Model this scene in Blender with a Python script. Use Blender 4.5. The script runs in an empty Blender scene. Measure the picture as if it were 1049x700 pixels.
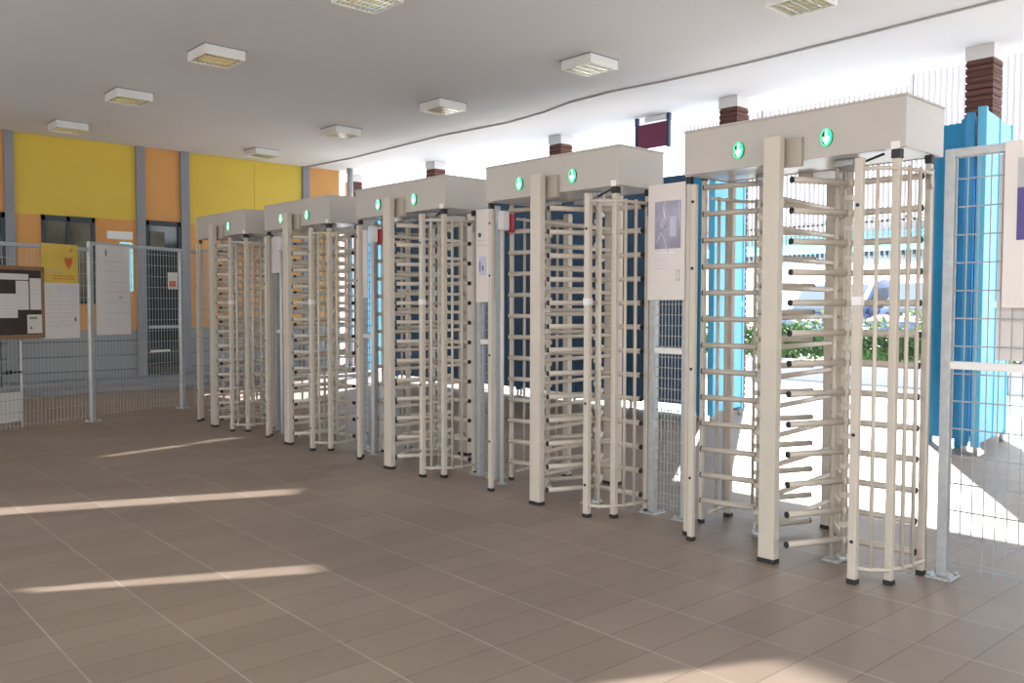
import bpy, bmesh, math, random
from mathutils import Vector, Matrix
random.seed(7)
SC = bpy.context.scene
COL = SC.collection
PI = math.pi
CEIL = 3.87          # ceiling height
ROOF_X = 9.9         # outer edge of the canopy roof
WALL_Y = 14.67       # painted end wall

# ------------------------------------------------------------------ materials
def mat(name, col, rough=0.5, metal=0.0, emit=None, es=0.0, noise=0.0, nscale=8.0, spec=None, bump=0.0):
    m = bpy.data.materials.new(name); m.use_nodes = True
    nt = m.node_tree; b = nt.nodes['Principled BSDF']
    b.inputs['Base Color'].default_value = (*col, 1); b.inputs['Roughness'].default_value = rough
    b.inputs['Metallic'].default_value = metal
    if spec is not None: b.inputs['Specular IOR Level'].default_value = spec
    if emit: b.inputs['Emission Color'].default_value = (*emit, 1); b.inputs['Emission Strength'].default_value = es
    tc = nt.nodes.new('ShaderNodeTexCoord'); n = nt.nodes.new('ShaderNodeTexNoise')
    n.inputs['Scale'].default_value = nscale; n.inputs['Detail'].default_value = 4
    nt.links.new(tc.outputs['Object'], n.inputs['Vector'])
    if noise:
        r = nt.nodes.new('ShaderNodeMapRange')
        r.inputs['From Min'].default_value = .3; r.inputs['From Max'].default_value = .7
        r.inputs['To Min'].default_value = 1 - noise; r.inputs['To Max'].default_value = 1 + noise
        mx = nt.nodes.new('ShaderNodeVectorMath'); mx.operation = 'SCALE'
        mx.inputs[0].default_value = col
        nt.links.new(n.outputs['Fac'], r.inputs['Value']); nt.links.new(r.outputs[0], mx.inputs['Scale'])
        nt.links.new(mx.outputs[0], b.inputs['Base Color'])
    if bump:
        bp = nt.nodes.new('ShaderNodeBump'); bp.inputs['Strength'].default_value = bump; bp.inputs['Distance'].default_value = .01
        nt.links.new(n.outputs['Fac'], bp.inputs['Height']); nt.links.new(bp.outputs[0], b.inputs['Normal'])
    return m

M = {}
M['cream'] = mat('cream_paint', (.50, .445, .37), .42, noise=.04, nscale=6)
M['header'] = mat('header_paint', (.42, .385, .345), .42, noise=.02, nscale=4)
M['bracket'] = mat('bracket_paint', (.36, .32, .26), .45, noise=.03, nscale=6)  # cream darkened to stand for the shadow beside the post
M['under'] = mat('header_underside', (.62, .63, .64), .25)
M['black'] = mat('black_rubber', (.015, .015, .015), .6)
M['galv'] = mat('galvanised_steel', (.40, .41, .41), .42, .35, noise=.10, nscale=30)
M['wire'] = mat('galvanised_wire', (.30, .32, .33), .5, .3, noise=.1, nscale=20)
M['wire_l'] = mat('weathered_wire', (.36, .36, .34), .55, .2, noise=.1, nscale=20)
M['white'] = mat('white_enamel', (.72, .70, .67), .4)
M['ceil'] = mat('ceiling_plaster', (.70, .675, .655), .9, noise=.02, nscale=.8)
M['board'] = mat('poster_board', (.68, .62, .58), .5, noise=.03, nscale=3)
M['paper'] = mat('paper', (.62, .59, .56), .8, noise=.03, nscale=9)
M['ink'] = mat('grey_ink', (.44, .43, .43), .8)
M['ink_d'] = mat('dark_ink', (.10, .10, .13), .8)
M['ink_p'] = mat('purple_ink', (.09, .07, .22), .7)
M['ink_l'] = mat('lilac_ink', (.52, .50, .62), .8)
M['ink_w'] = mat('white_ink', (.78, .76, .78), .8)
M['photo'] = mat('lilac_photo_print', (.30, .28, .36), .45, noise=.35, nscale=5)
M['pyellow'] = mat('yellow_poster', (.60, .42, .07), .6, noise=.08, nscale=6)
M['pred'] = mat('red_print', (.55, .10, .03), .6)
M['porange'] = mat('orange_print', (.55, .22, .03), .6)
M['cork'] = mat('dark_cork', (.045, .035, .03), .9, noise=.2, nscale=30)
M['wood'] = mat('board_frame_wood', (.24, .13, .06), .6, noise=.15, nscale=12)
M['red'] = mat('red_plastic', (.45, .03, .04), .5)
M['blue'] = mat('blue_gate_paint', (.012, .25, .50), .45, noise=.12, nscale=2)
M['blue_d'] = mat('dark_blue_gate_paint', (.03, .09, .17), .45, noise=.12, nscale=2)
M['cyan'] = mat('light_blue_gate_paint', (.10, .44, .70), .5, noise=.06, nscale=2)  # gate blue brightened to carry daylight on the open leaves
M['maroon'] = mat('maroon_fabric', (.16, .03, .06), .8, noise=.1, nscale=4)
M['navy'] = mat('navy_frame', (.02, .04, .09), .5)
M['pil'] = mat('grey_pilaster_paint', (.24, .25, .27), .7, noise=.04, nscale=3)
M['yellow'] = mat('yellow_panel_paint', (.64, .455, .05), .6, noise=.03, nscale=2)
M['orange'] = mat('orange_panel_paint', (.62, .30, .085), .6, noise=.03, nscale=2)
M['frame'] = mat('dark_window_frame', (.02, .035, .04), .4)
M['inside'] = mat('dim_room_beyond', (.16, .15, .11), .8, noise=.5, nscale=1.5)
M['glasslike'] = mat('dark_glass', (.03, .04, .045), .08, spec=.6)
M['cyanlit'] = mat('lit_small_window', (.2, .5, .55), .4, emit=(.5, .85, .9), es=.28, noise=.2, nscale=3)
M['capital'] = mat('column_capital_plaster', (.62, .60, .57), .85)
M['cable'] = mat('cable_sheath', (.42, .41, .41), .6)
M['reflector'] = mat('louvre_aluminium', (.75, .73, .66), .18, .9)
M['tube'] = mat('fluorescent_tube', (.9, .85, .6), .4, emit=(1, .9, .62), es=.9)
M['green'] = mat('green_signal_light', (.0, .4, .15), .4, emit=(.02, .62, .22), es=1.2)
M['arrow'] = mat('lit_arrow', (.6, 1, .8), .4, emit=(.55, 1, .78), es=1.6)
M['planter'] = mat('planter_concrete', (.62, .62, .64), .8, noise=.06, nscale=3)
M['leaf'] = mat('hedge_leaf', (.07, .15, .04), .6, noise=.5, nscale=3)
M['leaf2'] = mat('pale_hedge_leaf', (.20, .28, .11), .6, noise=.4, nscale=3)
M['twig'] = mat('twig_bark', (.08, .055, .035), .9)
M['carb'] = mat('blue_car_paint', (.05, .09, .24), .25, spec=.6)
M['cars'] = mat('pale_blue_car_paint', (.12, .18, .33), .25, spec=.6)
M['cglass'] = mat('car_glass', (.06, .08, .11), .08)
M['tyre'] = mat('tyre', (.02, .02, .02), .8)
M['rim'] = mat('wheel_rim', (.5, .5, .5), .3, .8)
M['lamp'] = mat('car_lamp', (.8, .8, .8), .2)
M['bwall'] = mat('boundary_wall_paint', (.62, .60, .60), .8, noise=.04, nscale=1)
M['awn'] = mat('turquoise_awning', (.10, .52, .60), .6)
M['fencebar'] = mat('tall_fence_paint', (.045, .043, .055), .6)

def frosted_mat():
    m = bpy.data.materials.new('frosted_panel'); m.use_nodes = True; nt = m.node_tree; N = nt.nodes
    d = N.new('ShaderNodeBsdfDiffuse'); d.inputs['Color'].default_value = (.8, .8, .8, 1)
    t = N.new('ShaderNodeBsdfTranslucent'); t.inputs['Color'].default_value = (.85, .86, .88, 1)
    x = N.new('ShaderNodeMixShader'); x.inputs[0].default_value = .22
    nt.links.new(d.outputs[0], x.inputs[1]); nt.links.new(t.outputs[0], x.inputs[2]); nt.links.new(x.outputs[0], N['Material Output'].inputs['Surface'])
    return m
M['frosted'] = frosted_mat()  # translucent so the added slit wall gives soft fill light
def floor_mat():
    m = bpy.data.materials.new('paving_tiles'); m.use_nodes = True; nt = m.node_tree; N = nt.nodes; L = nt.links
    b = N['Principled BSDF']; tc = N.new('ShaderNodeTexCoord')
    mp = N.new('ShaderNodeMapping'); mp.inputs['Location'].default_value = (-.03, .01, 0); mp.inputs['Rotation'].default_value = (0, 0, math.radians(1.2))
    L.new(tc.outputs['Object'], mp.inputs['Vector'])
    br = N.new('ShaderNodeTexBrick'); br.offset = 0.0; br.squash = 1
    br.inputs['Scale'].default_value = 1; br.inputs['Brick Width'].default_value = .415; br.inputs['Row Height'].default_value = .2075
    br.inputs['Mortar Size'].default_value = .0028; br.inputs['Mortar Smooth'].default_value = .2; br.inputs['Bias'].default_value = 0
    br.inputs['Color1'].default_value = (.235, .185, .150, 1); br.inputs['Color2'].default_value = (.270, .215, .176, 1)
    br.inputs['Mortar'].default_value = (.150, .12, .10, 1)
    L.new(mp.outputs[0], br.inputs['Vector'])
    # joints running the other way, coloured pale for the sheen they catch
    bl = N.new('ShaderNodeTexBrick'); bl.offset = 0.0
    bl.inputs['Scale'].default_value = 1; bl.inputs['Brick Width'].default_value = .415; bl.inputs['Row Height'].default_value = 500
    bl.inputs['Mortar Size'].default_value = .0036; bl.inputs['Mortar Smooth'].default_value = .2
    for k in ('Color1', 'Color2'): bl.inputs[k].default_value = (0, 0, 0, 1)
    bl.inputs['Mortar'].default_value = (1, 1, 1, 1)
    mp2 = N.new('ShaderNodeMapping'); mp2.inputs['Location'].default_value = (-.03, 250, 0); mp2.inputs['Rotation'].default_value = (0, 0, math.radians(1.2))
    L.new(tc.outputs['Object'], mp2.inputs['Vector']); L.new(mp2.outputs[0], bl.inputs['Vector'])
    mj = N.new('ShaderNodeMixRGB'); mj.inputs['Color2'].default_value = (.42, .38, .33, 1)
    fj = N.new('ShaderNodeMath'); fj.operation = 'MULTIPLY'; fj.inputs[1].default_value = 1.5
    nj = N.new('ShaderNodeTexNoise'); nj.inputs['Scale'].default_value = 2.2; L.new(tc.outputs['Object'], nj.inputs['Vector'])
    fj2 = N.new('ShaderNodeMath'); fj2.operation = 'MULTIPLY'
    L.new(bl.outputs['Color'], fj.inputs[0]); L.new(fj.outputs[0], fj2.inputs[0]); L.new(nj.outputs['Fac'], fj2.inputs[1])
    L.new(fj2.outputs[0], mj.inputs['Fac']); L.new(br.outputs['Color'], mj.inputs['Color1'])
    n = N.new('ShaderNodeTexNoise'); n.inputs['Scale'].default_value = .9; n.inputs['Detail'].default_value = 6
    L.new(tc.outputs['Object'], n.inputs['Vector'])
    r = N.new('ShaderNodeMapRange'); r.inputs['From Min'].default_value = .3; r.inputs['From Max'].default_value = .7
    r.inputs['To Min'].default_value = .86; r.inputs['To Max'].default_value = 1.12
    L.new(n.outputs['Fac'], r.inputs['Value'])
    mu = N.new('ShaderNodeVectorMath'); mu.operation = 'SCALE'
    L.new(mj.outputs[0], mu.inputs[0]); L.new(r.outputs[0], mu.inputs['Scale']); L.new(mu.outputs[0], b.inputs['Base Color'])
    b.inputs['Roughness'].default_value = .48; b.inputs['Specular IOR Level'].default_value = .35
    bp = N.new('ShaderNodeBump'); bp.inputs['Strength'].default_value = .25; bp.inputs['Distance'].default_value = .004; bp.invert = True
    L.new(br.outputs['Fac'], bp.inputs['Height']); L.new(bp.outputs[0], b.inputs['Normal'])
    return m
M['floor'] = floor_mat()

M['outdoor'] = mat('pale_outdoor_paving', (.42, .43, .45), .8, noise=.06, nscale=1.5)
def brick_mat():
    m = bpy.data.materials.new('ribbed_red_brick'); m.use_nodes = True; nt = m.node_tree; N = nt.nodes; L = nt.links
    b = N['Principled BSDF']; tc = N.new('ShaderNodeTexCoord'); w = N.new('ShaderNodeTexWave')
    w.bands_direction = 'Z'; w.inputs['Scale'].default_value = 5.2; w.inputs['Distortion'].default_value = .4
    cr = N.new('ShaderNodeValToRGB'); cr.color_ramp.elements[0].color = (.045, .018, .012, 1); cr.color_ramp.elements[1].color = (.13, .05, .035, 1)
    cr.color_ramp.elements[1].position = .45
    L.new(tc.outputs['Object'], w.inputs['Vector']); L.new(w.outputs['Fac'], cr.inputs[0]); L.new(cr.outputs[0], b.inputs['Base Color'])
    b.inputs['Roughness'].default_value = .85
    return m
M['brick'] = brick_mat()

def clad_mat():
    m = bpy.data.materials.new('grey_board_cladding'); m.use_nodes = True; nt = m.node_tree; N = nt.nodes; L = nt.links
    b = N['Principled BSDF']; tc = N.new('ShaderNodeTexCoord'); br = N.new('ShaderNodeTexBrick'); br.offset = 0
    mp = N.new('ShaderNodeMapping'); mp.inputs['Rotation'].default_value = (PI / 2, 0, 0)
    L.new(tc.outputs['Object'], mp.inputs['Vector'])
    br.inputs['Scale'].default_value = 1; br.inputs['Brick Width'].default_value = 40; br.inputs['Row Height'].default_value = .235
    br.inputs['Mortar Size'].default_value = .012; br.inputs['Mortar Smooth'].default_value = .5
    br.inputs['Color1'].default_value = (.265, .275, .285, 1); br.inputs['Color2'].default_value = (.29, .30, .31, 1); br.inputs['Mortar'].default_value = (.12, .125, .13, 1)
    L.new(mp.outputs[0], br.inputs['Vector']); L.new(br.outputs['Color'], b.inputs['Base Color'])
    b.inputs['Roughness'].default_value = .7
    return m
M['clad'] = clad_mat()

# ------------------------------------------------------------------ mesh builder
class MB:
    def __init__(s): s.bm = bmesh.new()
    def box(s, x0, x1, y0, y1, z0, z1, bev=0.0, rot=0.0, piv=None):
        ps = [(x, y, z) for x in (x0, x1) for y in (y0, y1) for z in (z0, z1)]
        vs = [s.bm.verts.new(p) for p in ps]
        fs = [s.bm.faces.new([vs[i] for i in f]) for f in ((0, 1, 3, 2), (4, 6, 7, 5), (0, 4, 5, 1), (2, 3, 7, 6), (0, 2, 6, 4), (1, 5, 7, 3))]
        if bev:
            es = list({e for f in fs for e in f.edges})
            r = bmesh.ops.bevel(s.bm, geom=es, offset=bev, segments=2, affect='EDGES', profile=.5)
            vs = list({v for v in r['verts']} | {v for v in vs if v.is_valid})
        if rot:
            bmesh.ops.rotate(s.bm, verts=[v for v in vs if v.is_valid], cent=piv or ((x0 + x1) / 2, (y0 + y1) / 2, 0), matrix=Matrix.Rotation(rot, 3, 'Z'))
        return s
    def cbox(s, cx, cy, w, d, z0, z1, bev=0.0, rot=0.0):
        return s.box(cx - w / 2, cx + w / 2, cy - d / 2, cy + d / 2, z0, z1, bev, rot)
    def tube(s, pts, r, seg=8, cap=True):
        pts = [Vector(p) for p in pts]; rings = []
        for i, p in enumerate(pts):
            if i == 0: t = pts[1] - p
            elif i == len(pts) - 1: t = p - pts[i - 1]
            else: t = (pts[i + 1] - p).normalized() + (p - pts[i - 1]).normalized()
            t.normalize(); up = Vector((0, 0, 1)) if abs(t.z) < .95 else Vector((1, 0, 0))
            a = t.cross(up).normalized(); b = t.cross(a)
            rr = r[i] if isinstance(r, (list, tuple)) else r
            rings.append([s.bm.verts.new(p + (a * math.cos(2 * PI * k / seg) + b * math.sin(2 * PI * k / seg)) * rr) for k in range(seg)])
        for i in range(len(rings) - 1):
            for k in range(seg):
                f = s.bm.faces.new((rings[i][k], rings[i][(k + 1) % seg], rings[i + 1][(k + 1) % seg], rings[i + 1][k])); f.smooth = True
        if cap: s.bm.faces.new(rings[0]); s.bm.faces.new(rings[-1][::-1])
        return s
    def prism(s, poly, fn, t0, t1):
        """poly of 2-D points; fn(u, v, t) -> 3-D"""
        a = [s.bm.verts.new(fn(u, v, t0)) for u, v in poly]; b = [s.bm.verts.new(fn(u, v, t1)) for u, v in poly]
        n = len(poly)
        s.bm.faces.new(a); s.bm.faces.new(b[::-1])
        for i in range(n): s.bm.faces.new((a[i], b[i], b[(i + 1) % n], a[(i + 1) % n]))
        return s
    def build(s, name, m, parent=None, loc=None):
        bmesh.ops.recalc_face_normals(s.bm, faces=s.bm.faces)
        me = bpy.data.meshes.new(name); s.bm.to_mesh(me); s.bm.free()
        me.materials.append(m)
        o = bpy.data.objects.new(name, me); COL.objects.link(o)
        if parent: o.parent = parent
        if loc: o.location = loc
        return o

def tag(o, label=None, cat=None, group=None, kind=None):
    if label: o['label'] = label
    if cat: o['category'] = cat
    if group: o['group'] = group
    if kind: o['kind'] = kind
    return o
def thing(name, label, cat, loc=(0, 0, 0), rz=0.0, group=None):
    o = bpy.data.objects.new(name, None); COL.objects.link(o); o.empty_display_size = .1
    o.location = loc; o.rotation_euler = (0, 0, rz)
    return tag(o, label, cat, group)
def kids(o): return [c for c in bpy.data.objects if c.parent == o]
def copy_tree(o, parent=None, skip=()):
    c = o.copy(); COL.objects.link(c); c.parent = parent
    for ch in kids(o):
        if ch.get('tmpname') in skip: continue
        copy_tree(ch, c, skip)
    return c
def struct(name, mb, m, parent=None): return tag(mb.build(name, m, parent), kind='structure')

# ------------------------------------------------------------------ setting
struct('floor', MB().box(-14, 9.6, -22, 45, -.2, 0), M['floor'])
struct('floor_outdoor', MB().box(9.6, 60, -30, 60, -.2, 0), M['outdoor'])
struct('ceiling', MB().box(-2.6, ROOF_X, -9, WALL_Y + .2, CEIL, CEIL + .3), M['ceil'])

# end wall: grey cladding with coloured panels, window, doors
W = WALL_Y
struct('wall_end', MB().box(-2.6, 9.0, W + .04, W + .3, 0, CEIL), M['clad'])
def panel(n, x0, x1, z0, z1, m, t=.0): return struct(n, MB().box(x0, x1, W - t, W + .045, z0, z1, .003), m)
for i, (x0, x1, z0, z1, m) in enumerate((
    (1.2, 3.25, 2.66, CEIL, 'orange'),
    (3.38, 5.15, 2.66, CEIL, 'yellow'), (5.29, 5.88, 2.68, CEIL, 'orange'),
    (6.03, 7.22, 2.66, CEIL, 'yellow'), (7.224, 8.17, 2.66, CEIL, 'yellow'), (8.31, 8.98, .9, CEIL, 'orange'),
    (3.38, 3.74, .88, 2.66, 'orange'), (4.51, 5.15, .88, 2.66, 'orange'), (3.74, 4.51, .88, 1.3, 'orange'),
    (6.03, 7.22, .9, 2.66, 'orange'), (7.224, 8.17, .9, 2.66, 'orange'), (2.2, 2.5, .9, 2.66, 'orange'))):
    panel('trim_%d' % (i + 1), x0, x1, z0, z1, M[m])
for i, (x0, x1) in enumerate(((3.25, 3.38), (5.15, 5.29), (5.88, 6.03), (8.17, 8.31))):
    panel('trim_%d' % (20 + i), x0, x1, 0, CEIL, M['pil'], .05)
struct('trim_30', MB().box(-2.6, 9.0, W - .50, W + .04, 0, .12, .01), M['pil'])
struct('trim_31', MB().box(-2.6, 9.0, W - 1.25, W - .5, 0, .06, .01), M['pil'])
def win(name, x0, x1, z0, z1, bars=(), rails=(), lit='inside', fr=.05):
    f = MB().box(x0, x0 + fr, W - .03, W + .04, z0, z1).box(x1 - fr, x1, W - .03, W + .04, z0, z1).box(x0, x1, W - .03, W + .04, z0, z0 + fr).box(x0, x1, W - .03, W + .04, z1 - fr * 1.6, z1)
    for b in bars: f.box(b - fr / 2, b + fr / 2, W - .03, W + .04, z0, z1)
    o = struct(name, f, M['frame'])
    for z in rails:
        tag(MB().box(x0 + .01, x1 - .01, W - .06, W - .02, z - .025, z + .025).build('window_rail', M['galv'], o))
    MB().box(x0 + fr * .5, x1 - fr * .5, W + .005, W + .03, z0 + .02, z1 - .02).build('pane', M[lit], o)
    return o
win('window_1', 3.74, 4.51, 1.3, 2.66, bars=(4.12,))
win('window_2', 2.5, 3.25, 1.0, 2.66, bars=(2.9,), lit='glasslike')
d = win('door_1', 5.30, 5.88, .10, 2.68, rails=(.92,), lit='glasslike')
MB().box(5.36, 5.60, W - .035, W - .005, 2.22, 2.5).build('vent_grille', M['inside'], d)
MB().box(5.34, 5.66, W - .07, W - .03, .50, .54, .008).build('door_handle', M['white'], d)

n = thing('door_notice', 'small white notice with a red square on the dark glass door', 'notice', (5.72, W - .045, 1.55))
MB().box(-.08, .08, 0, .01, 0, .28).build('sheet', M['paper'], n)
MB().box(-.055, .055, -.004, 0, .04, .14).build('red_mark', M['pred'], n)
sw = thing('small_window', 'tall narrow lit window with pale roller box behind the white banner', 'window', (4.88, W, 0))
MB().box(-.20, .20, -.05, .0, 2.34, 2.47, .01).build('roller_box', M['white'], sw)
MB().box(.0, .20, -.03, -.005, 1.5, 2.30, .03).build('pane', M['cyanlit'], sw)

# unseen wall added to shape low light; its slits follow the floor streaks
def slit_wall():
    X = -2.5; el = math.radians(20); h = Vector((.89, -.456)).normalized()
    k = math.tan(el)
    def back(x, y):                      # floor point -> point of the wall plane the light came through
        t = (x - X) / h.x
        return (y - h.y * t, t * k)
    quads = [[(1.00, 4.40), (1.04, 4.30), (2.13, 3.70), (2.17, 3.84)],
             [(-.6, 7.1), (-.7, 6.85), (2.9, 5.36), (3.0, 5.52)],
             [(2.42, 7.80), (2.44, 7.74), (3.90, 8.02), (3.82, 8.10)],
             [(1.9, 2.1), (1.8, 1.5), (2.80, 1.10), (2.84, 1.66)]]
    holes = [[back(*p) for p in q] for q in quads]
    bm = bmesh.new()
    outer = [(3.3, 0), (WALL_Y + .2, 0), (WALL_Y + .2, CEIL), (3.3, CEIL)]
    es = []
    for loop in [outer] + holes:
        vs = [bm.verts.new((X, a, b)) for a, b in loop]
        es += [bm.edges.new((vs[i], vs[(i + 1) % len(vs)])) for i in range(len(vs))]
    bmesh.ops.triangle_fill(bm, use_beauty=True, edges=es)
    me = bpy.data.meshes.new('wall_left'); bm.to_mesh(me); bm.free(); me.materials.append(M['frosted'])
    o = bpy.data.objects.new('wall_left', me); COL.objects.link(o)
    tag(o, kind='structure')
slit_wall()

struct('wall_right', MB().box(8.60, 8.68, -9, -.6, 0, 2.95, .005), M['blue_d'])  # unseen blocker added to cut sunlit bounce on the nearest header

# ------------------------------------------------------------------ ceiling things
def ceiling_light():
    t = thing('ceiling_light', 'x', 'ceiling light')
    h = MB(); S = .21; D = .105
    h.box(-S, S, -S, -S + .012, -D, 0).box(-S, S, S - .012, S, -D, 0).box(-S, -S + .012, -S, S, -D, 0).box(S - .012, S, -S, S, -D, 0).box(-S, S, -S, S, -.012, 0)
    h.build('housing', M['white'], t)
    l = MB()
    for i in range(1, 4):
        l.box(-S + .012, S - .012, -S + i * 2 * S / 4 - .006, -S + i * 2 * S / 4 + .006, -D + .004, -.04)
    for i in range(1, 9):
        x = -S + i * 2 * S / 9
        l.box(x - .004, x + .004, -S + .012, S - .012, -D + .006, -.055)
    l.build('louvre', M['reflector'], t)
    MB().box(-S + .013, S - .013, -S + .013, S - .013, -.028, -.024).build('reflector', M['reflector'], t)
    for i in range(4):
        y = -S + (i + .5) * 2 * S / 4
        MB().tube([(-S + .02, y, -.04), (S - .02, y, -.04)], .011, 8).build('tube', M['tube'], t)
    MB().box(-S - .012, S + .012, -S - .012, S + .012, -.010, 0).build('mounting_plate', M['pil'], t)
    return t
cl = ceiling_light()
LI = [((3.85, 8.62), 'square white louvred ceiling light, largest fully seen one of the left row'),
      ((3.82, 11.05), 'square white louvred ceiling light, second from the yellow wall in the left row'),
      ((3.82, 13.50), 'square white louvred ceiling light nearest the top of the yellow wall at far left'),
      ((4.02, 6.12), 'ceiling light cut by the top edge of the photo, left of centre'),
      ((6.86, 6.26), 'white louvred ceiling light above the second turnstile from the right'),
      ((6.94, 8.85), 'white louvred ceiling light at the top middle, nearest the wavy ceiling cable'),
      ((6.86, 11.15), 'small white ceiling light between the two lights of the right row, above the fourth turnstile'),
      ((6.84, 13.60), 'farthest ceiling light of the right row, close above the yellow panel'),
      ((6.68, 3.75), 'ceiling light cut by the top edge of the photo, above the nearest turnstile')]
for i, ((x, y), lab) in enumerate(LI):
    o = cl if i == 0 else copy_tree(cl)
    o.location = (x, y, CEIL); tag(o, lab, 'ceiling light', 'louvred lights on the ceiling')

pts = [(8.02, 1.2), (8.02, 2.72), (8.09, 3.93), (8.14, 5.28), (8.10, 6.23), (8.03, 7.0), (8.07, 7.7), (8.22, 8.3), (8.32, 9.1), (8.22, 10.5), (8.33, 13.2), (8.24, 14.6)]
tag(MB().tube([(x, y, CEIL - .012) for x, y in pts], .012, 6).build('ceiling_cable', M['cable']),
    'thin grey cable running slightly wavy along the whole ceiling', 'cable')

# brick columns
CT = ['brick column with white capital behind the blue gate leaves at right', 'brick column top rising behind the nearest turnstile',
      'brick column top behind the second turnstile from the right', 'brick column top behind the third turnstile from the right', 'brick column at the end of the coloured wall']
for (x, y), lab in zip(((9.42, 3.28), (9.42, 6.17), (9.62, 9.36), (9.72, 12.6), (9.5, 15.0)), CT):
    c = thing('brick_column', lab, 'column', (x, y, 0), 0, 'brick columns under the canopy edge')
    b = MB(); z = 0
    while z < CEIL - .16:
        z1 = min(z + .075, CEIL - .135); b.box(-.13, .13, -.13, .13, z, z1 - .014, .004); b.box(-.12, .12, -.12, .12, z1 - .014, z1); z = z1
    b.build('shaft', M['brick'], c)
    MB().box(-.135, .135, -.135, .135, CEIL - .135, CEIL, .004).build('capital', M['capital'], c)
tag(MB().tube([(8.98, 14.3, 0), (8.98, 14.3, CEIL)], .06, 12).build('drain_pipe', M['galv']), 'grey round pipe standing at the right end of the coloured wall', 'pipe')

s = thing('hanging_sign', 'maroon panel in a dark frame hanging from the ceiling edge', 'sign', (9.5, 7.5, 3.44))
MB().box(-.01, .01, -.25, .25, 0, .33).build('panel', M['maroon'], s)
for y in (-.27, .27): MB().box(-.025, .025, y - .02, y + .02, -.02, CEIL - 3.44).build('frame_post', M['navy'], s)
MB().box(-.03, .03, -.24, .12, .35, .42, .01).build('lamp_bar', M['white'], s)

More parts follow.
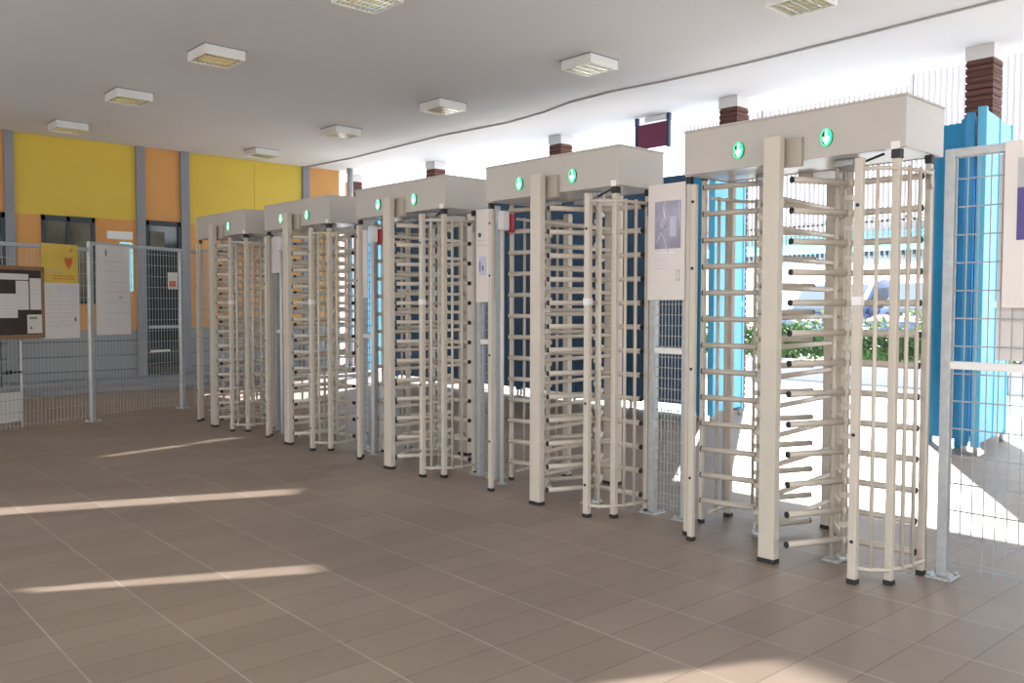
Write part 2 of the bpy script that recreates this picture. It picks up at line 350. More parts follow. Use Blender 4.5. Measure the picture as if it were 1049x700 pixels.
# ------------------------------------------------------------------ turnstile (local origin: middle of the unit, entry side is -x)
ZP = .1500
def arms(t, hub, ang, z0, n, Lh, name):
    """one wing of the rotor: every arm is a part with its black end cap inside the same child level"""
    hx, hy = hub
    r = thing_part('rotor_wing', t)
    return r
def square_post(t, name, x, y, w, dd, z0, z1, m='cream', foot=True, bolts=(), rot=0):
    o = MB().cbox(x, y, w, dd, z0 + (.022 if foot else 0), z1, .004, rot).build(name, M[m], t)
    if foot: MB().cbox(x, y, w + .006, dd + .006, z0, z0 + .022, .002, rot).build('rubber_foot', M['black'], o)
    if bolts:
        b = MB()
        for z in bolts: b.tube([(x - w / 2 - .004, y, z), (x - w / 2 + .004, y, z)], .0085, 10)
        b.build('bolt_cap', M['black'], o)
    return o
def make_turnstile():
    t = thing('turnstile', 'x', 'turnstile')
    HX0, HX1, HY0, HY1, HZ0, HZ1 = -.308, .115, -.638, .575, 2.017, 2.259
    # header: hollow shell of four skirts, lid with a small lip, recessed underside
    h = MB()
    h.box(HX0, HX1, HY0, HY1, HZ0 + .012, HZ1 - .008)
    for q in ((HX0, HX0 + .01, HY0, HY1), (HX1 - .01, HX1, HY0, HY1), (HX0 + .01, HX1 - .01, HY0, HY0 + .01), (HX0 + .01, HX1 - .01, HY1 - .01, HY1)): h.box(*q, HZ0, HZ0 + .012)
    h.box(HX0 - .006, HX1 + .006, HY0 - .006, HY1 + .006, HZ1 - .012, HZ1, .003)
    hd = h.build('header', M['header'], t)
    MB().box(HX0 + .012, HX1 - .012, HY0 + .012, HY1 - .012, HZ0 + .004, HZ0 + .0115).build('underside_plate', M['under'], hd)
    MB().prism([(HX1, -.40), (.38, -.30), (.38, .70), (HX1, .56)], lambda u, v, tt: (u, v, tt), 2.07, 2.10).build('rear_canopy', M['header'], t)
    # arrow lights
    EY, EZ = .029, .043
    def ell(k, f=1.0): return (EY * f * math.cos(k), EZ * f * math.sin(k))
    for y in (.225, -.262):
        fn = lambda u, v, tt: (tt, y + u, 2.108 + v)
        K = 28
        d = MB().prism([ell(2 * PI * k / K) for k in range(K)], fn, HX0 - .010, HX0 + .002).build('arrow_light', M['black'], t)
        d['tmpname'] = 'light_l' if y > 0 else 'light_r'
        ring = MB()
        for k in range(K):
            a0, a1 = 2 * PI * k / K, 2 * PI * (k + 1) / K
            ring.prism([ell(a0, .86), ell(a0), ell(a1), ell(a1, .86)], fn, HX0 - .0135, HX0 - .010)
        ring.prism([(-.004, -EZ * .85)] + [(-ell(math.radians(q), .87)[0] - .0, ell(math.radians(q), .87)[1]) for q in range(-80, 81, 16)] + [(-.004, EZ * .85)], fn, HX0 - .0125, HX0 - .010)
        ring.build('green_light', M['green'], d)
        ar = [(-.0045, .034), (.0045, .034), (.0045, -.006), (.016, .004), (.016, -.012), (0, -.036), (-.016, -.012), (-.016, .004), (-.0045, -.006)]
        MB().prism(ar, fn, HX0 - .0155, HX0 - .0125).build('arrow', M['arrow'], d)
    # centre posts front and rear with bracket boxes
    def centre(sx, x, y, wx, wy):
        o = MB().cbox(x, y, wx, wy, .022, 2.133, .004).build('centre_post', M['cream'], t)
        f = MB().cbox(x, y, wx + .004, wy + .004, 0, .022).build('rubber_foot', M['black'], o)
        b = MB()
        for z in (.17, .75, 1.42, 2.0):
            for q in (-.36 * wy, .36 * wy): b.tube([(x + sx * (wx / 2 - .001), y + q, z), (x + sx * (wx / 2 + .0015), y + q, z)], .004, 8)
        b.build('rivet', M['galv'], o)
    centre(-1, -.385, -.022, .05, .090)
    MB().box(-.335, -.306, -.140, .0, 1.985, 2.128, .003).build('bracket_box', M['bracket'], t)  # block coloured darker for the centre post's shadow
    centre(1, .475, .075, .065, .118)
    MB().box(.10, .445, .03, .12, 1.99, 2.05, .003).build('bracket_box', M['header'], t)
    # support columns with black collars
    def column(x, y, w, ztop=2.012, white=False):
        o = square_post(t, 'support_column', x, y, w, w, 0, ztop - .04)
        MB().cbox(x, y, w + .004, w + .004, ztop - .04, ztop).build('collar', M['black'], o)
        if white: MB().cbox(x - .004, y, w + .006, w + .006, ztop, ztop + .035, .002).build('cap_block', M['white'], o)
    column(-.285, -.592, .036, white=True)
    column(-.262, .570, .026, white=True)
    column(-.02, -.628, .030)
    column(.285, .655, .036, ztop=2.07)
    column(.03, .675, .026, ztop=2.07)
    # end posts of the curved guides
    square_post(t, 'guide_post', -.395, -.470, .034, .040, 0, 1.975, bolts=(.20, .70, 1.76))
    square_post(t, 'guide_post', -.340, .482, .028, .034, 0, 1.955, bolts=(.35, .95, 1.5, 1.86))
    square_post(t, 'guide_post', .41, .47, .046, .052, 0, 1.975)
    MB().box(-.415, -.375, -.493, -.447, 1.30, 1.34, .002).build('clip', M['white'], t)
    # curved guides: vertical tubes with top and bottom rail
    def guide(path, verts):
        for z in (1.925, .075): MB().tube([(x, y, z) for x, y in path], .010, 8).build('guide_rail', M['cream'], t)
        for x, y in verts: MB().tube([(x, y, .06), (x, y, 1.94)], .010, 8).build('guide_bar', M['cream'], t)
    guide([(-.395, -.470), (-.372, -.54), (-.325, -.585), (-.24, -.625), (-.155, -.64), (-.03, -.645)],
          [(-.365, -.54), (-.235, -.628), (-.155, -.642)])
    guide([(.41, .47), (.38, .54), (.33, .60), (.24, .63), (.13, .635), (.03, .62)],
          [(.375, .545), (.20, .632), (.12, .634)])
    MB().tube([(-.04, -.64, 1.85), (-.04, -.64, 1.925), (-.02, -.64, 1.94), (.0, -.63, 1.93), (.01, -.63, 1.88), (.01, -.63, .03)], .012, 8).build('bent_bar', M['cream'], t)
    # rotors: hub with clamp blocks, three wings of arms each
    def rotor(hx, hy, angs, z0, n, dz=(0, 0, 0)):
        hub = MB().tube([(hx, hy, .03), (hx, hy, 2.03)], .017, 12).build('rotor_hub', M['cream'], t)
        MB().tube([(hx, hy, 0), (hx, hy, .03)], .035, 16).build('floor_bearing', M['galv'], hub)
        MB().tube([(hx, hy, 1.97), (hx, hy, 2.03)], .04, 16).build('top_bearing', M['galv'], hub)
        b0 = MB().cbox(0, 0, .040, .040, -.015, .015, .004).build('clamp_block', M['cream'], hub, (hx, hy, z0))
        for k in range(1, 2 * n - 1):
            c = b0.copy(); COL.objects.link(c); c.location = (hx, hy, z0 + k * ZP / 2)
        a0 = MB().tube([(.02, 0, 0), (.345, 0, 0)], .0165, 10).build('rotor_arm', M['cream'], t)
        c0 = MB().tube([(.345, 0, 0), (.353, 0, 0)], .0165, 10).build('end_cap', M['black'], a0)
        first = True
        for a in angs:
            for k in range(n):
                if first: q = a0; first = False
                else:
                    q = a0.copy(); COL.objects.link(q); e = c0.copy(); COL.objects.link(e); e.parent = q
                q.location = (hx, hy, z0 + dz[angs.index(a)] + k * ZP * (1.013 if dz[angs.index(a)] else 1)); q.rotation_euler = (0, 0, math.radians(a))
    rotor(-.075, -.265, (157, 273, 37), .112, 13)
    rotor(.02, .285, (337, 100, 217), .060, 13, (0, .095, 0))
    # fixed comb between the two centre posts
    cb = MB().tube([(-.36, 0, 0), (.445, 0.077, 0)], .0135, 10).build('comb_bar', M['cream'], t)
    for k in range(12):
        q = cb if k == 0 else cb.copy()
        if k: COL.objects.link(q)
        q.location = (0, -.022, .112 + ZP / 2 + k * ZP)
    # fixed inner tubes beside the right hub, on a small floor plate
    MB().tube([(-.125, -.225, .012), (-.125, -.225, 2.0)], .012, 10).build('inner_tube', M['cream'], t)
    MB().cbox(-.115, -.235, .09, .09, 0, .012, .002).build('floor_plate', M['galv'], t)
    # bolts, wiring and motor gear visible under the header
    MB().tube([(-.10, -.30, 2.01), (-.16, -.34, 1.985), (-.20, -.42, 1.995), (-.22, -.5, 2.01)], .006, 6).build('wiring', M['black'], t)
    MB().cbox(-.14, -.27, .05, .10, 1.985, 2.02, .006).build('motor_bracket', M['galv'], t)
    MB().cbox(.0, .20, .05, .08, 1.99, 2.02, .006).build('motor_bracket', M['galv'], t)
    return t

def thing_part(n, t): return None
UY = [2.347, 4.046, 5.714, 7.335, 8.922]
UL = ['full-height cream metal turnstile nearest the camera, at right beside the end fence panel',
      'full-height cream turnstile second from the right, between the two poster boards',
      'full-height cream turnstile in the middle of the row of five',
      'full-height cream turnstile second from the left, in front of a bright blue gate leaf',
      'farthest full-height turnstile at the left end of the row, only its right arrow lit']
proto = make_turnstile()
for i in range(5):
    o = proto if i == 0 else copy_tree(proto, None, ('light_l',) if i == 4 else ())
    o.location = (4.30 + (-.01, .012, .01, .005, -.01)[i], UY[i], 0)
    tag(o, UL[i], 'turnstile', 'full-height turnstiles in a row')

# card reader boxes on the left column of three turnstiles
RL = {1: 'white reader box with red side beside the second turnstile from the right', 2: 'white reader box with red side beside the middle turnstile',
      3: 'white reader box with red side beside the turnstile second from the left'}
rb = None
for i in (1, 2, 3):
    if rb is None:
        rb = thing('card_reader', RL[i], 'card reader', (0, 0, 0), 0, 'reader boxes between the turnstiles')
        MB().box(-.03, .03, -.035, .03, 1.83, 1.97, .010).build('housing', M['white'], rb)
        MB().box(.045, .075, -.035, .01, 1.82, 1.95, .003).build('red_side', M['red'], rb)
        MB().tube([(-.01, 0, .01), (-.01, 0, 1.83)], .014, 10).build('pole', M['white'], rb)
        MB().tube([(-.01, 0, 0), (-.01, 0, .012)], .035, 12).build('base_flange', M['galv'], rb)
        o = rb
    else: o = copy_tree(rb); tag(o, RL[i])
    o.location = (4.19, UY[i] + .60, 0)

# ------------------------------------------------------------------ mesh fences
def mesh_fence(name, label, length, loc, rz, cat='fence', top=2.04, rail=1.02, posts=(0,), group=None, zb=.04, step=.05, vstep=.130, w=.0045, wm='wire', pw=.045, midrail=True, close=False):
    """local: runs along +x from 0 to length, front is -y"""
    t = thing(name, label, cat, loc, rz, group)
    g = MB(); k = 0; x = step / 2
    while x < length: g.box(x - w / 2, x + w / 2, -w / 2, w / 2, zb, top); x += step
    z = zb + .03
    while z < top: g.box(0, length, w / 2, w * 2, z - w * .7, z + w * .7); z += vstep
    g.build('wire_mesh', M[wm], t)
    for p in posts:
        q = MB().cbox(p, 0, pw, pw, .012, top + .03, .003).build('post', M['galv'], t)
        MB().cbox(p, 0, .12, .12, 0, .012, .002).build('base_plate', M['galv'], q)
        b = MB()
        for sx in (-.045, .045):
            for sy in (-.045, .045): b.tube([(p + sx, sy, .012), (p + sx, sy, .028)], .008, 6)
        b.build('anchor_bolt', M['galv'], q)
    MB().box(0, length, -.02, .02, top - .01, top + .03, .003).build('top_rail', M['galv'], t)
    if midrail: MB().box(0, length, -.02, .02, rail - .018, rail + .018, .003).build('mid_rail', M['white'], t)
    return t
# right of the nearest turnstile, running towards the camera (-y)
mesh_fence('fence_panel', 'galvanised wire mesh fence panel at the right edge beside the nearest turnstile', 2.3, (4.30, 1.63, 0), -PI / 2, posts=(0, 2.3), top=2.0)
INF = [(3.125, 3.375, 'narrow wire mesh infill panel between the nearest and second turnstile'), (4.85, 5.03, 'narrow wire mesh infill panel between the second and third turnstile'),
       (6.46, 6.66, 'narrow wire mesh infill panel between the third and fourth turnstile'), (8.05, 8.26, 'narrow wire mesh infill panel between the fourth and fifth turnstile')]
for y0, y1, lab in INF:
    mesh_fence('infill_panel', lab, y1 - y0, (4.305, y1, 0), -PI / 2, posts=(0, y1 - y0), top=2.0, group='mesh infill panels between turnstiles', step=.025, vstep=.065)
# left diagonal fence
DL = Vector((.912, .410, 0)).normalized(); P1 = Vector((3.08, 10.19, 0)); AL = math.atan2(DL.y, DL.x)
def LF(s, off=0.0, z=0.0):
    nrm = Vector((DL.y, -DL.x, 0)); q = P1 + DL * s + nrm * off; return (q.x, q.y, z)
mesh_fence('mesh_fence', 'grey wire mesh fence at the far left carrying the notice board and yellow poster', 2.46, LF(-2.5), AL, posts=(0,), top=1.885, midrail=False, wm='wire_l', step=.045, vstep=.13, w=.0035)
mesh_fence('mesh_fence', 'grey wire mesh fence in front of the coloured wall carrying the white banner', 1.36, LF(0), AL, posts=(0, 1.34), top=1.955, midrail=False, wm='wire_l', step=.045, vstep=.13, w=.0035)
mesh_fence('mesh_fence', 'short mesh fence return between the left fence and the farthest turnstile', 1.0, LF(1.48, .06), -PI / 2 + .08, posts=(.5, .98), top=1.94, midrail=False, step=.045)
g = thing('low_gate', 'low wire gate behind the left fence with thin white post, latch and pale kick panel', 'gate', LF(-2.2, -.10), AL)
MB().tube([(1.42, 0, .03), (1.42, 0, .92)], .011, 8).build('gate_post', M['white'], g)
MB().box(0, 1.40, -.012, .012, .10, .40, .004).build('kick_panel', M['capital'], g)
MB().box(.9, 1.20, -.01, .01, .46, .93, .003).build('dark_grille', M['black'], g)
MB().box(1.22, 1.42, -.015, .015, .592, .612).build('latch', M['black'], g)
MB().cbox(1.28, 0, .05, .04, .58, .625, .004).build('latch_box', M['black'], g)

# ------------------------------------------------------------------ posters and boards
def rows(mb, x0, x1, z0, z1, n, y=-.006, h=.008, seed=1, jit=True):
    r = random.Random(seed)
    for i in range(n):
        z = z1 - (z1 - z0) * i / max(1, n - 1); x = x0
        while x < x1 - .01:
            l = min(r.uniform(.015, .06), x1 - x); mb.box(x, x + l, y, y + .002, z - h / 2, z + h / 2); x += l + .009
    return mb
def wavy_sheet(w, h, amp, seed, thick=.004):
    bm = bmesh.new(); nx, nz = 14, 22; r = random.Random(seed); ph = r.uniform(0, 6)
    V = [[bm.verts.new((w * i / nx, amp * math.sin(ph + 5.2 * i / nx + 2.5 * j / nz) * (.3 + j / nz), h * j / nz)) for j in range(nz + 1)] for i in range(nx + 1)]
    for i in range(nx):
        for j in range(nz): f = bm.faces.new((V[i][j], V[i + 1][j], V[i + 1][j + 1], V[i][j + 1])); f.smooth = True
    mb = MB(); mb.bm.free(); mb.bm = bm
    return mb
# yellow poster with heart, white sheet below it, long white banner
p = thing('yellow_poster', 'yellow poster with a red heart on the left fence', 'poster', LF(-.625, .03, 1.52), AL)
MB().box(0, .44, -.004, 0, 0, .41).build('sheet', M['pyellow'], p)
heart = [(0, -.075), (-.03, -.03), (-.048, .015), (-.04, .04), (-.02, .048), (0, .03), (.02, .048), (.04, .04), (.048, .015), (.03, -.03)]
MB().prism(heart, lambda u, v, t: (.32 + u, t, .225 + v), -.008, -.004).build('heart', M['pred'], p)
w = rows(MB(), .13, .40, .045, .075, 2, seed=4, h=.016); w.build('orange_letters', M['porange'], p)
rows(MB(), .05, .26, .12, .12, 1, seed=5, h=.01).build('grey_letters', M['ink'], p)
MB().box(.34, .37, -.006, -.004, .33, .37).build('logo', M['porange'], p)
p = thing('notice_sheet', 'large white notice hanging under the yellow poster', 'notice', LF(-.620, .035, .935), AL)
MB().box(0, .44, -.004, 0, 0, .585).build('sheet', M['paper'], p)
rows(MB(), .17, .42, .49, .56, 4, seed=7, h=.008).build('heading', M['ink_l'], p)
rows(MB(), .06, .40, .14, .44, 8, seed=8, h=.004).build('text', M['ink'], p)
MB().box(.375, .395, -.006, -.004, .18, .22).build('dark_mark', M['ink_d'], p)
p = thing('white_banner', 'long white creased banner hanging on the fence right of the post', 'banner', LF(.035, .045, .955), AL)
wavy_sheet(.475, 1.0, .010, 3).build('sheet', M['paper'], p)
rows(MB(), .09, .40, .25, .82, 6, y=-.022, seed=9, h=.006).build('text', M['ink'], p)
MB().box(.11, .125, -.022, -.02, .88, .95).build('dark_mark', M['ink_d'], p)
MB().box(.29, .34, -.022, -.02, .40, .44).build('grey_stamp', M['ink'], p)
# notice board
nb = thing('notice_board', 'dark notice board with wooden frame behind papers at the left edge', 'notice board', LF(-2.0, .04, .98), AL)
MB().box(0, 1.36, -.012, 0, .0, .68).build('cork', M['cork'], nb)
MB().box(-.02, 1.38, -.022, .004, .66, .70, .004).box(-.02, 1.38, -.022, .004, -.03, .01, .004).box(1.345, 1.38, -.022, .004, -.03, .70, .004).box(-.02, .015, -.022, .004, -.03, .70, .004).build('frame', M['wood'], nb)
papers = [(-1.35, -.80, 1.54, 1.60, 'wide white strip pinned along the top of the notice board'), (-.94, -.80, 1.24, 1.53, 'tall white sheet pinned left of another on the notice board'),
          (-.785, -.66, 1.24, 1.56, 'tall white sheet at the right side of the notice board'), (-1.35, -.925, 1.16, 1.40, 'large white paper at the left edge of the notice board'),
          (-.82, -.655, 1.0, 1.19, 'small paper with a green heading at the lower right corner of the notice board')]
for k, (a, b, z0, z1, lab) in enumerate(papers):
    p = thing('pinned_paper', lab, 'paper', LF(a, .056, z0), AL, 0 and None)
    p['group'] = 'papers on the notice board'
    MB().box(0, b - a, -.003, 0, 0, z1 - z0, 0).build('sheet', M['paper'], p)
    if z1 - z0 > .1: rows(MB(), .015, b - a - .015, .03, z1 - z0 - .03, 7, y=-.0045, seed=20 + k, h=.003).build('text', M['ink'], p)
    if k == 4:
        MB().box(.02, .11, -.006, -.003, .145, .17).build('green_heading', M['leaf2'], p)
        MB().box(.03, .05, -.006, -.003, .04, .07).build('red_mark', M['pred'], p)

def board(label, y0, y1, z0, z1, x=4.262):
    t = thing('poster_board', label, 'poster board', (x, y1, z0), -PI / 2, 'poster boards between the turnstiles')
    MB().box(0, y1 - y0, -.012, 0, 0, z1 - z0, .002).build('panel', M['board'], t)
    return t
b = board('white board with a lilac sketch picture between the nearest and second turnstile', 3.11, 3.385, 1.33, 2.03)
MB().box(.055, .245, -.0145, -.012, .31, .595).build('picture', M['photo'], b)
sk = MB()
for pl in ([(.13, .60), (.115, .54), (.13, .50), (.10, .455), (.12, .42), (.085, .38), (.07, .34)], [(.10, .41), (.125, .37), (.14, .33), (.155, .29)], [(.075, .44), (.095, .39), (.075, .35)], [(.135, .56), (.125, .52), (.145, .48), (.135, .44), (.11, .44)], [(.235, .59), (.238, .5), (.24, .43)]):
    sk.tube([(x, -.0155, z) for x, z in pl], .0022, 5)
sk.build('white_sketch_lines', M['ink_w'], b)
MB().box(.165, .215, -.0155, -.0145, .38, .50).build('pale_patch', M['ink_l'], b)
rows(MB(), .06, .21, .285, .285, 1, y=-.0145, seed=31, h=.012).build('title', M['ink_w'], b)
rows(MB(), .055, .16, .19, .25, 4, y=-.0142, seed=32, h=.003).build('text', M['ink_l'], b)
MB().box(.215, .24, -.0145, -.012, .115, .18).build('grey_mark', M['ink'], b)
MB().box(.221, .234, -.016, -.0145, .125, .17).build('mark_centre', M['board'], b)
b = board('narrow white board with a dark emblem between the second and third turnstile', 4.85, 5.02, 1.32, 2.01)
MB().tube([(.045, -.0145, .50), (.045, -.012, .50)], .018, 14).build('emblem', M['ink_d'], b)
MB().box(.035, .12, -.0135, -.012, .20, .34).build('lilac_block', M['ink_l'], b)
MB().box(.045, .055, -.0145, -.0135, .23, .30).box(.075, .09, -.0145, -.0135, .235, .27).build('letters', M['ink_p'], b)
rows(MB(), .02, .14, .42, .46, 2, y=-.0142, seed=33, h=.004).build('text', M['ink'], b)
b = board('narrow white board between the third and fourth turnstile', 6.50, 6.66, 1.36, 1.95)
b = board('narrow white board between the two farthest turnstiles', 8.05, 8.26, 1.62, 1.99)
b = board('beige sign board with purple block cut by the right edge of the photo', .55, 1.385, 1.29, 2.03)
b['group'] = ''; del b['group']
MB().box(.055, .60, -.015, -.012, .30, .53).build('purple_block', M['ink_p'], b)
MB().box(.055, .60, -.015, -.012, .53, .66).build('dark_picture', M['ink'], b)
t = tag(MB().box(4.325, 4.335, .40, 1.43, 1.05, 1.985, .002).build('back_banner', M['board']), 'pinkish sheet fixed behind the mesh of the right fence panel', 'sheet')

# ------------------------------------------------------------------ blue folding gate outside
def leaf(label, p0, p1, m, thick=.05, z0=.10, z1=2.92, ribs=True, group='leaves of the blue folding gate'):
    p0 = Vector((*p0, 0)); p1 = Vector((*p1, 0)); dd = p1 - p0; Lh = dd.length
    t = thing('gate_leaf', label, 'gate leaf', p0, math.atan2(dd.y, dd.x), group)
    MB().box(0, Lh, -thick / 2, thick / 2, z0, z1, .006).build('leaf_panel', M[m], t)
    s = MB()
    for x in (0.02, Lh - .02): s.cbox(x, 0, .05, thick + .02, z0 - .03, z1 + .02, .004)
    s.build('stile', M[m], t)
    if ribs:
        r = MB(); k = max(1, int(Lh / .45))
        for i in range(1, k): r.box(Lh * i / k - .008, Lh * i / k + .008, -thick / 2 - .008, thick / 2 + .008, z0, z1)
        r.box(.04, Lh - .04, -thick / 2 - .008, thick / 2 + .008, 1.28, 1.34)
        r.build('rib', M[m], t)
    for x in (.03, Lh - .03): MB().tube([(x, 0, 0), (x, 0, z0)], .02, 8).build('floor_pivot', M['galv'], t)
    return t
def quarter_leaf():
    t = thing('gate_leaf', 'medium blue rounded gate leaf just right of the nearest turnstile', 'gate leaf', (8.35, 3.02, 0), 0, 'leaves of the blue folding gate')
    poly = [(0, .03)] ; N = 10
    outer = [(.0 + .18 * (1 - math.cos(PI / 2 * k / N)), .06 + .33 * math.sin(PI / 2 * k / N)) for k in range(N + 1)]
    inner = [(x + .05, y - .03) for x, y in outer][::-1]
    MB().prism(outer + inner, lambda u, v, z: (u, v, z), .08, 2.95).build('curved_panel', M['blue'], t)
    MB().cbox(.02, .04, .05, .06, 0, 2.98, .004).build('stile', M['blue'], t)
    MB().cbox(.21, .37, .05, .05, 0, 2.98, .004).build('stile', M['blue'], t)
quarter_leaf()
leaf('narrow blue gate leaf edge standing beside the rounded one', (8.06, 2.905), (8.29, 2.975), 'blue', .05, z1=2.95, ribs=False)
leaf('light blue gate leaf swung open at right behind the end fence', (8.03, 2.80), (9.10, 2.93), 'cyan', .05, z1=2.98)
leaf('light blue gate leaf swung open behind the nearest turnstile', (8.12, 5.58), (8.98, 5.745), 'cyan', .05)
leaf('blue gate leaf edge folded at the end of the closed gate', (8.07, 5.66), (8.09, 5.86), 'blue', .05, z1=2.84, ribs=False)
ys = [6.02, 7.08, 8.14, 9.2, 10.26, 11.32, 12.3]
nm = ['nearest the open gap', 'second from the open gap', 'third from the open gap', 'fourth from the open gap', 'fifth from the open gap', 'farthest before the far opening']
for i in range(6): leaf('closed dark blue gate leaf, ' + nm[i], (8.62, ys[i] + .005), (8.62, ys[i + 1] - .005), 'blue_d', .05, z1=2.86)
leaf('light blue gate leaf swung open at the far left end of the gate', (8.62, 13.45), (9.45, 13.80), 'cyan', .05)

# ------------------------------------------------------------------ beyond the gate
pw = thing('planter_wall', 'long low white planter wall under the green hedge outside', 'planter', (13.8, 0, 0))
for k in range(9):
    y0 = -6 + k * 2.6
    MB().box(0, .55, y0, y0 + 2.58, 0, .34, .02).build('planter_section', M['planter'], pw)
def hedge(name, label, x0, x1, y0, y1, z0, z1, n, m, seed, lobes=True):
    t = thing(name, label, 'hedge', ((x0 + x1) / 2, (y0 + y1) / 2, z0))
    r = random.Random(seed); bm = bmesh.new(); lx, ly = (x1 - x0) / 2, (y1 - y0) / 2
    for i in range(n):
        y = r.uniform(-ly, ly); top = (z1 - z0) * (.82 + .18 * math.sin(y * 2.3 + seed) * math.sin(y * .9))
        z = r.uniform(.02, 1) * top; x = r.uniform(-lx, lx)
        if r.random() < .5: x = -lx * r.uniform(.75, 1.05)
        c = Vector((x, y, z)); q = Vector((r.gauss(0, 1), r.gauss(0, 1), r.gauss(0, 1))).normalized(); a = q.orthogonal().normalized() * r.uniform(.03, .06); b = q.cross(a) * .6
        bm.faces.new([bm.verts.new(c + a), bm.verts.new(c + b), bm.verts.new(c - a), bm.verts.new(c - b)])
    mb = MB(); mb.bm.free(); mb.bm = bm; o = mb.build('foliage', M[m], t)
    s = MB()
    for i in range(int((y1 - y0) / .5)):
        y = -ly + .25 + i * .5; s.tube([(0, y, 0), (r.uniform(-.1, .1), y + r.uniform(-.1, .1), (z1 - z0) * .8)], [.02, .008], 5)
    s.build('stems', M['twig'], t)
hedge('hedge', 'bushy dark green hedge growing in the white planter outside', 13.85, 14.3, 4.6, 15.5, .42, .98, 9000, 'leaf', 3)
hedge('flowering_hedge', 'paler loose hedge behind the dark green one', 14.45, 14.9, 4.6, 16, .0, 1.30, 9000, 'leaf2', 5)

def car(label, loc, rz, m):
    t = thing('parked_car', label, 'car', loc, rz, 'cars parked beyond the hedge')
    prof = [(-2.05, .35), (-2.1, .75), (-1.95, 1.0), (-1.25, 1.12), (-.55, 1.75), (-.2, 1.85), (1.3, 1.87), (1.85, 1.75), (2.05, 1.15), (2.1, .6), (2.05, .33)]
    MB().prism(prof, lambda u, v, q: (u, q, v), -.8, .8).build('body', M[m], t)
    for s in (-1, 1):
        MB().prism([(-1.0, 1.15), (-.5, 1.64), (.25, 1.70), (.25, 1.15)], lambda u, v, q: (u, q, v), s * .8, s * .812).build('side_window', M['cglass'], t)
        MB().prism([(.33, 1.15), (.33, 1.70), (1.2, 1.72), (1.6, 1.62), (1.75, 1.15)], lambda u, v, q: (u, q, v), s * .8, s * .812).build('side_window', M['cglass'], t)
        for x in (-1.35, 1.35):
            wh = MB().tube([(x, s * .62, .32), (x, s * .83, .32)], .32, 24).build('wheel', M['tyre'], t)
            MB().tube([(x, s * .83, .32), (x, s * .84, .32)], .19, 16).build('rim', M['rim'], wh)
        MB().box(-2.12, -1.98, s * .62 - .13, s * .62 + .13, .72, .88, .02).build('headlamp', M['lamp'], t)
        MB().box(-.86, -.74, s * .8, s * .98, 1.12, 1.24, .02) .build('mirror', M[m], t) if s > 0 else MB().box(-.86, -.74, -.98, -.8, 1.12, 1.24, .02).build('mirror', M[m], t)
    MB().prism([(-1.20, 1.145), (-.56, 1.70), (-.585, 1.73), (-1.24, 1.16)], lambda u, v, q: (u, q, v), -.68, .68).build('windscreen', M['cglass'], t)
    MB().box(-2.13, -2.05, -.45, .45, .45, .62, .01).build('grille', M['black'], t)
car('blue car parked beyond the hedge, seen left through the nearest turnstile', (18.2, 9.0, 0), 0.05, 'cars')
car('darker blue car parked beyond the hedge, seen at right through the nearest turnstile', (18.2, 6.9, 0), -.03, 'carb')

bw = thing('boundary_wall', 'long pale wall with a turquoise awning band beyond the parked cars', 'wall', (24, 0, 0))
MB().box(0, .3, -12, 34, 0, 2.9, .01).build('wall_body', M['bwall'], bw)
MB().prism([(0, 2.85), (-.7, 2.78), (-.7, 2.86), (0, 3.40)], lambda u, v, q: (u, q, v), 2, 34).build('awning', M['awn'], bw)
MB().box(.0, .3, -12, 34, 2.9, 3.6, .01).build('upper_wall', M['bwall'], bw)
hedge('tall_hedge', 'strip of pale green foliage above the turquoise awning', 24.4, 25.2, 2, 26, 3.2, 4.0, 9000, 'leaf2', 9)
tf = thing('tall_fence', 'very tall pale fence of thin vertical bars seen above the nearest turnstile', 'fence', (23.6, 0, 0))
g = MB(); y = 1.0
while y < 17.3:
    g.box(-.02, .02, y - .033, y + .033, 2.6, 7.15 if y > 10 else 13.0); y += .145
g.build('vertical_bars', M['fencebar'], tf)
for y in (1.0, 5.5, 10, 14.5): MB().box(-.05, .05, y - .05, y + .05, 0, 7.2 if y > 10 else 13.0).build('post', M['fencebar'], tf)
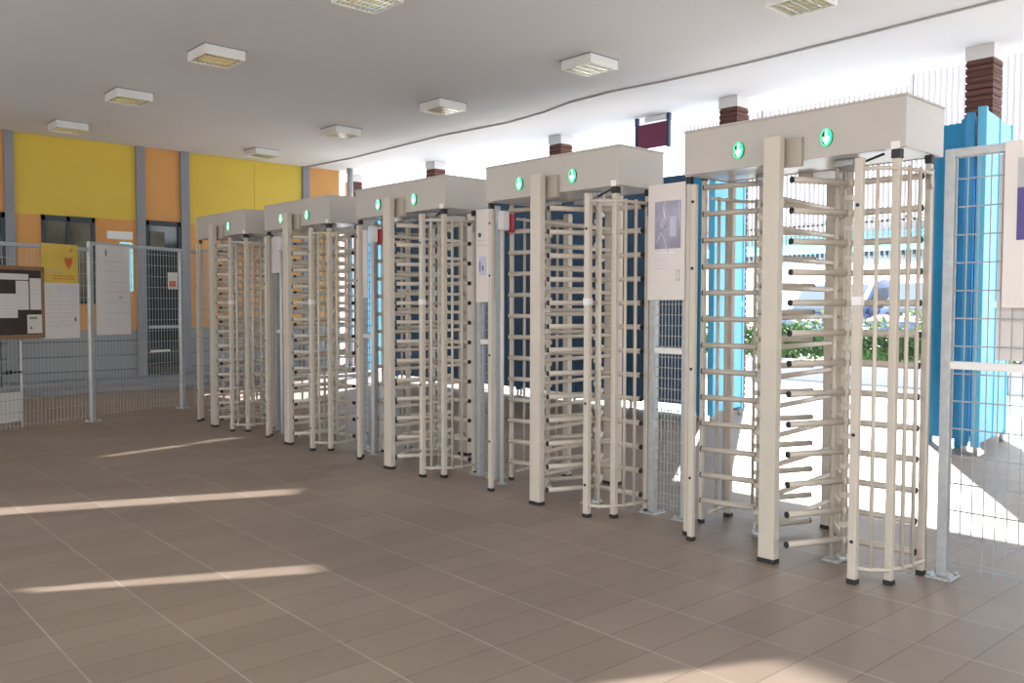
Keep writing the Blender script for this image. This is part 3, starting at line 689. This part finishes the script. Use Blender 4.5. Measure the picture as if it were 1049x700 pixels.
MB().box(-.02, .02, 1.0, 17.3, 3.58, 3.63).build('rail', M['fencebar'], tf)

# ------------------------------------------------------------------ light
w = bpy.data.worlds.new('World'); SC.world = w; w.use_nodes = True
bg = w.node_tree.nodes['Background']; bg.inputs['Color'].default_value = (.88, .94, 1.0, 1); bg.inputs['Strength'].default_value = 2.2
def sun(name, heading, el, strength, col, ang):
    l = bpy.data.lights.new(name, 'SUN'); l.energy = strength; l.color = col; l.angle = math.radians(ang)
    o = bpy.data.objects.new(name, l); COL.objects.link(o)
    h = Vector(heading).normalized(); e = math.radians(el)
    o.rotation_euler = Vector((h.x * math.cos(e), h.y * math.cos(e), -math.sin(e))).to_track_quat('-Z', 'Y').to_euler()
    o.location = (0, 0, 12)
sun('sun', (-.854, -.52), 35.3, 11.0, (1, .985, .96), .5)
sun('reflected_sun', (.89, -.456), 20, 9.0, (1, .96, .9), .6)  # added low sun without known source, for floor streaks and fill
SC.view_settings.view_transform = 'Standard'; SC.view_settings.look = 'None'
SC.view_settings.exposure = 0.97; SC.view_settings.gamma = 1.0; SC.view_settings.use_curve_mapping = False

# ------------------------------------------------------------------ camera
cd = bpy.data.cameras.new('camera'); cam = bpy.data.objects.new('camera', cd); COL.objects.link(cam); SC.camera = cam
cd.sensor_fit = 'HORIZONTAL'; cd.sensor_width = 36; cd.lens = 891.3 / 1049 * 36; cd.clip_end = 300; cd.clip_start = .05
a = math.radians(42.63); p = math.radians(2.42); ro = math.radians(.11)
F0 = Vector((math.sin(a), math.cos(a), 0)); R0 = Vector((math.cos(a), -math.sin(a), 0)); Z = Vector((0, 0, 1))
F = F0 * math.cos(p) - Z * math.sin(p); U0 = F0 * math.sin(p) + Z * math.cos(p)
R1 = R0 * math.cos(ro) + U0 * math.sin(ro); U1 = U0 * math.cos(ro) - R0 * math.sin(ro)
cam.matrix_world = Matrix(((R1.x, U1.x, -F.x, 0), (R1.y, U1.y, -F.y, 0), (R1.z, U1.z, -F.z, 1.30), (0, 0, 0, 1)))
for o in bpy.data.objects:
    if 'tmpname' in o: del o['tmpname']
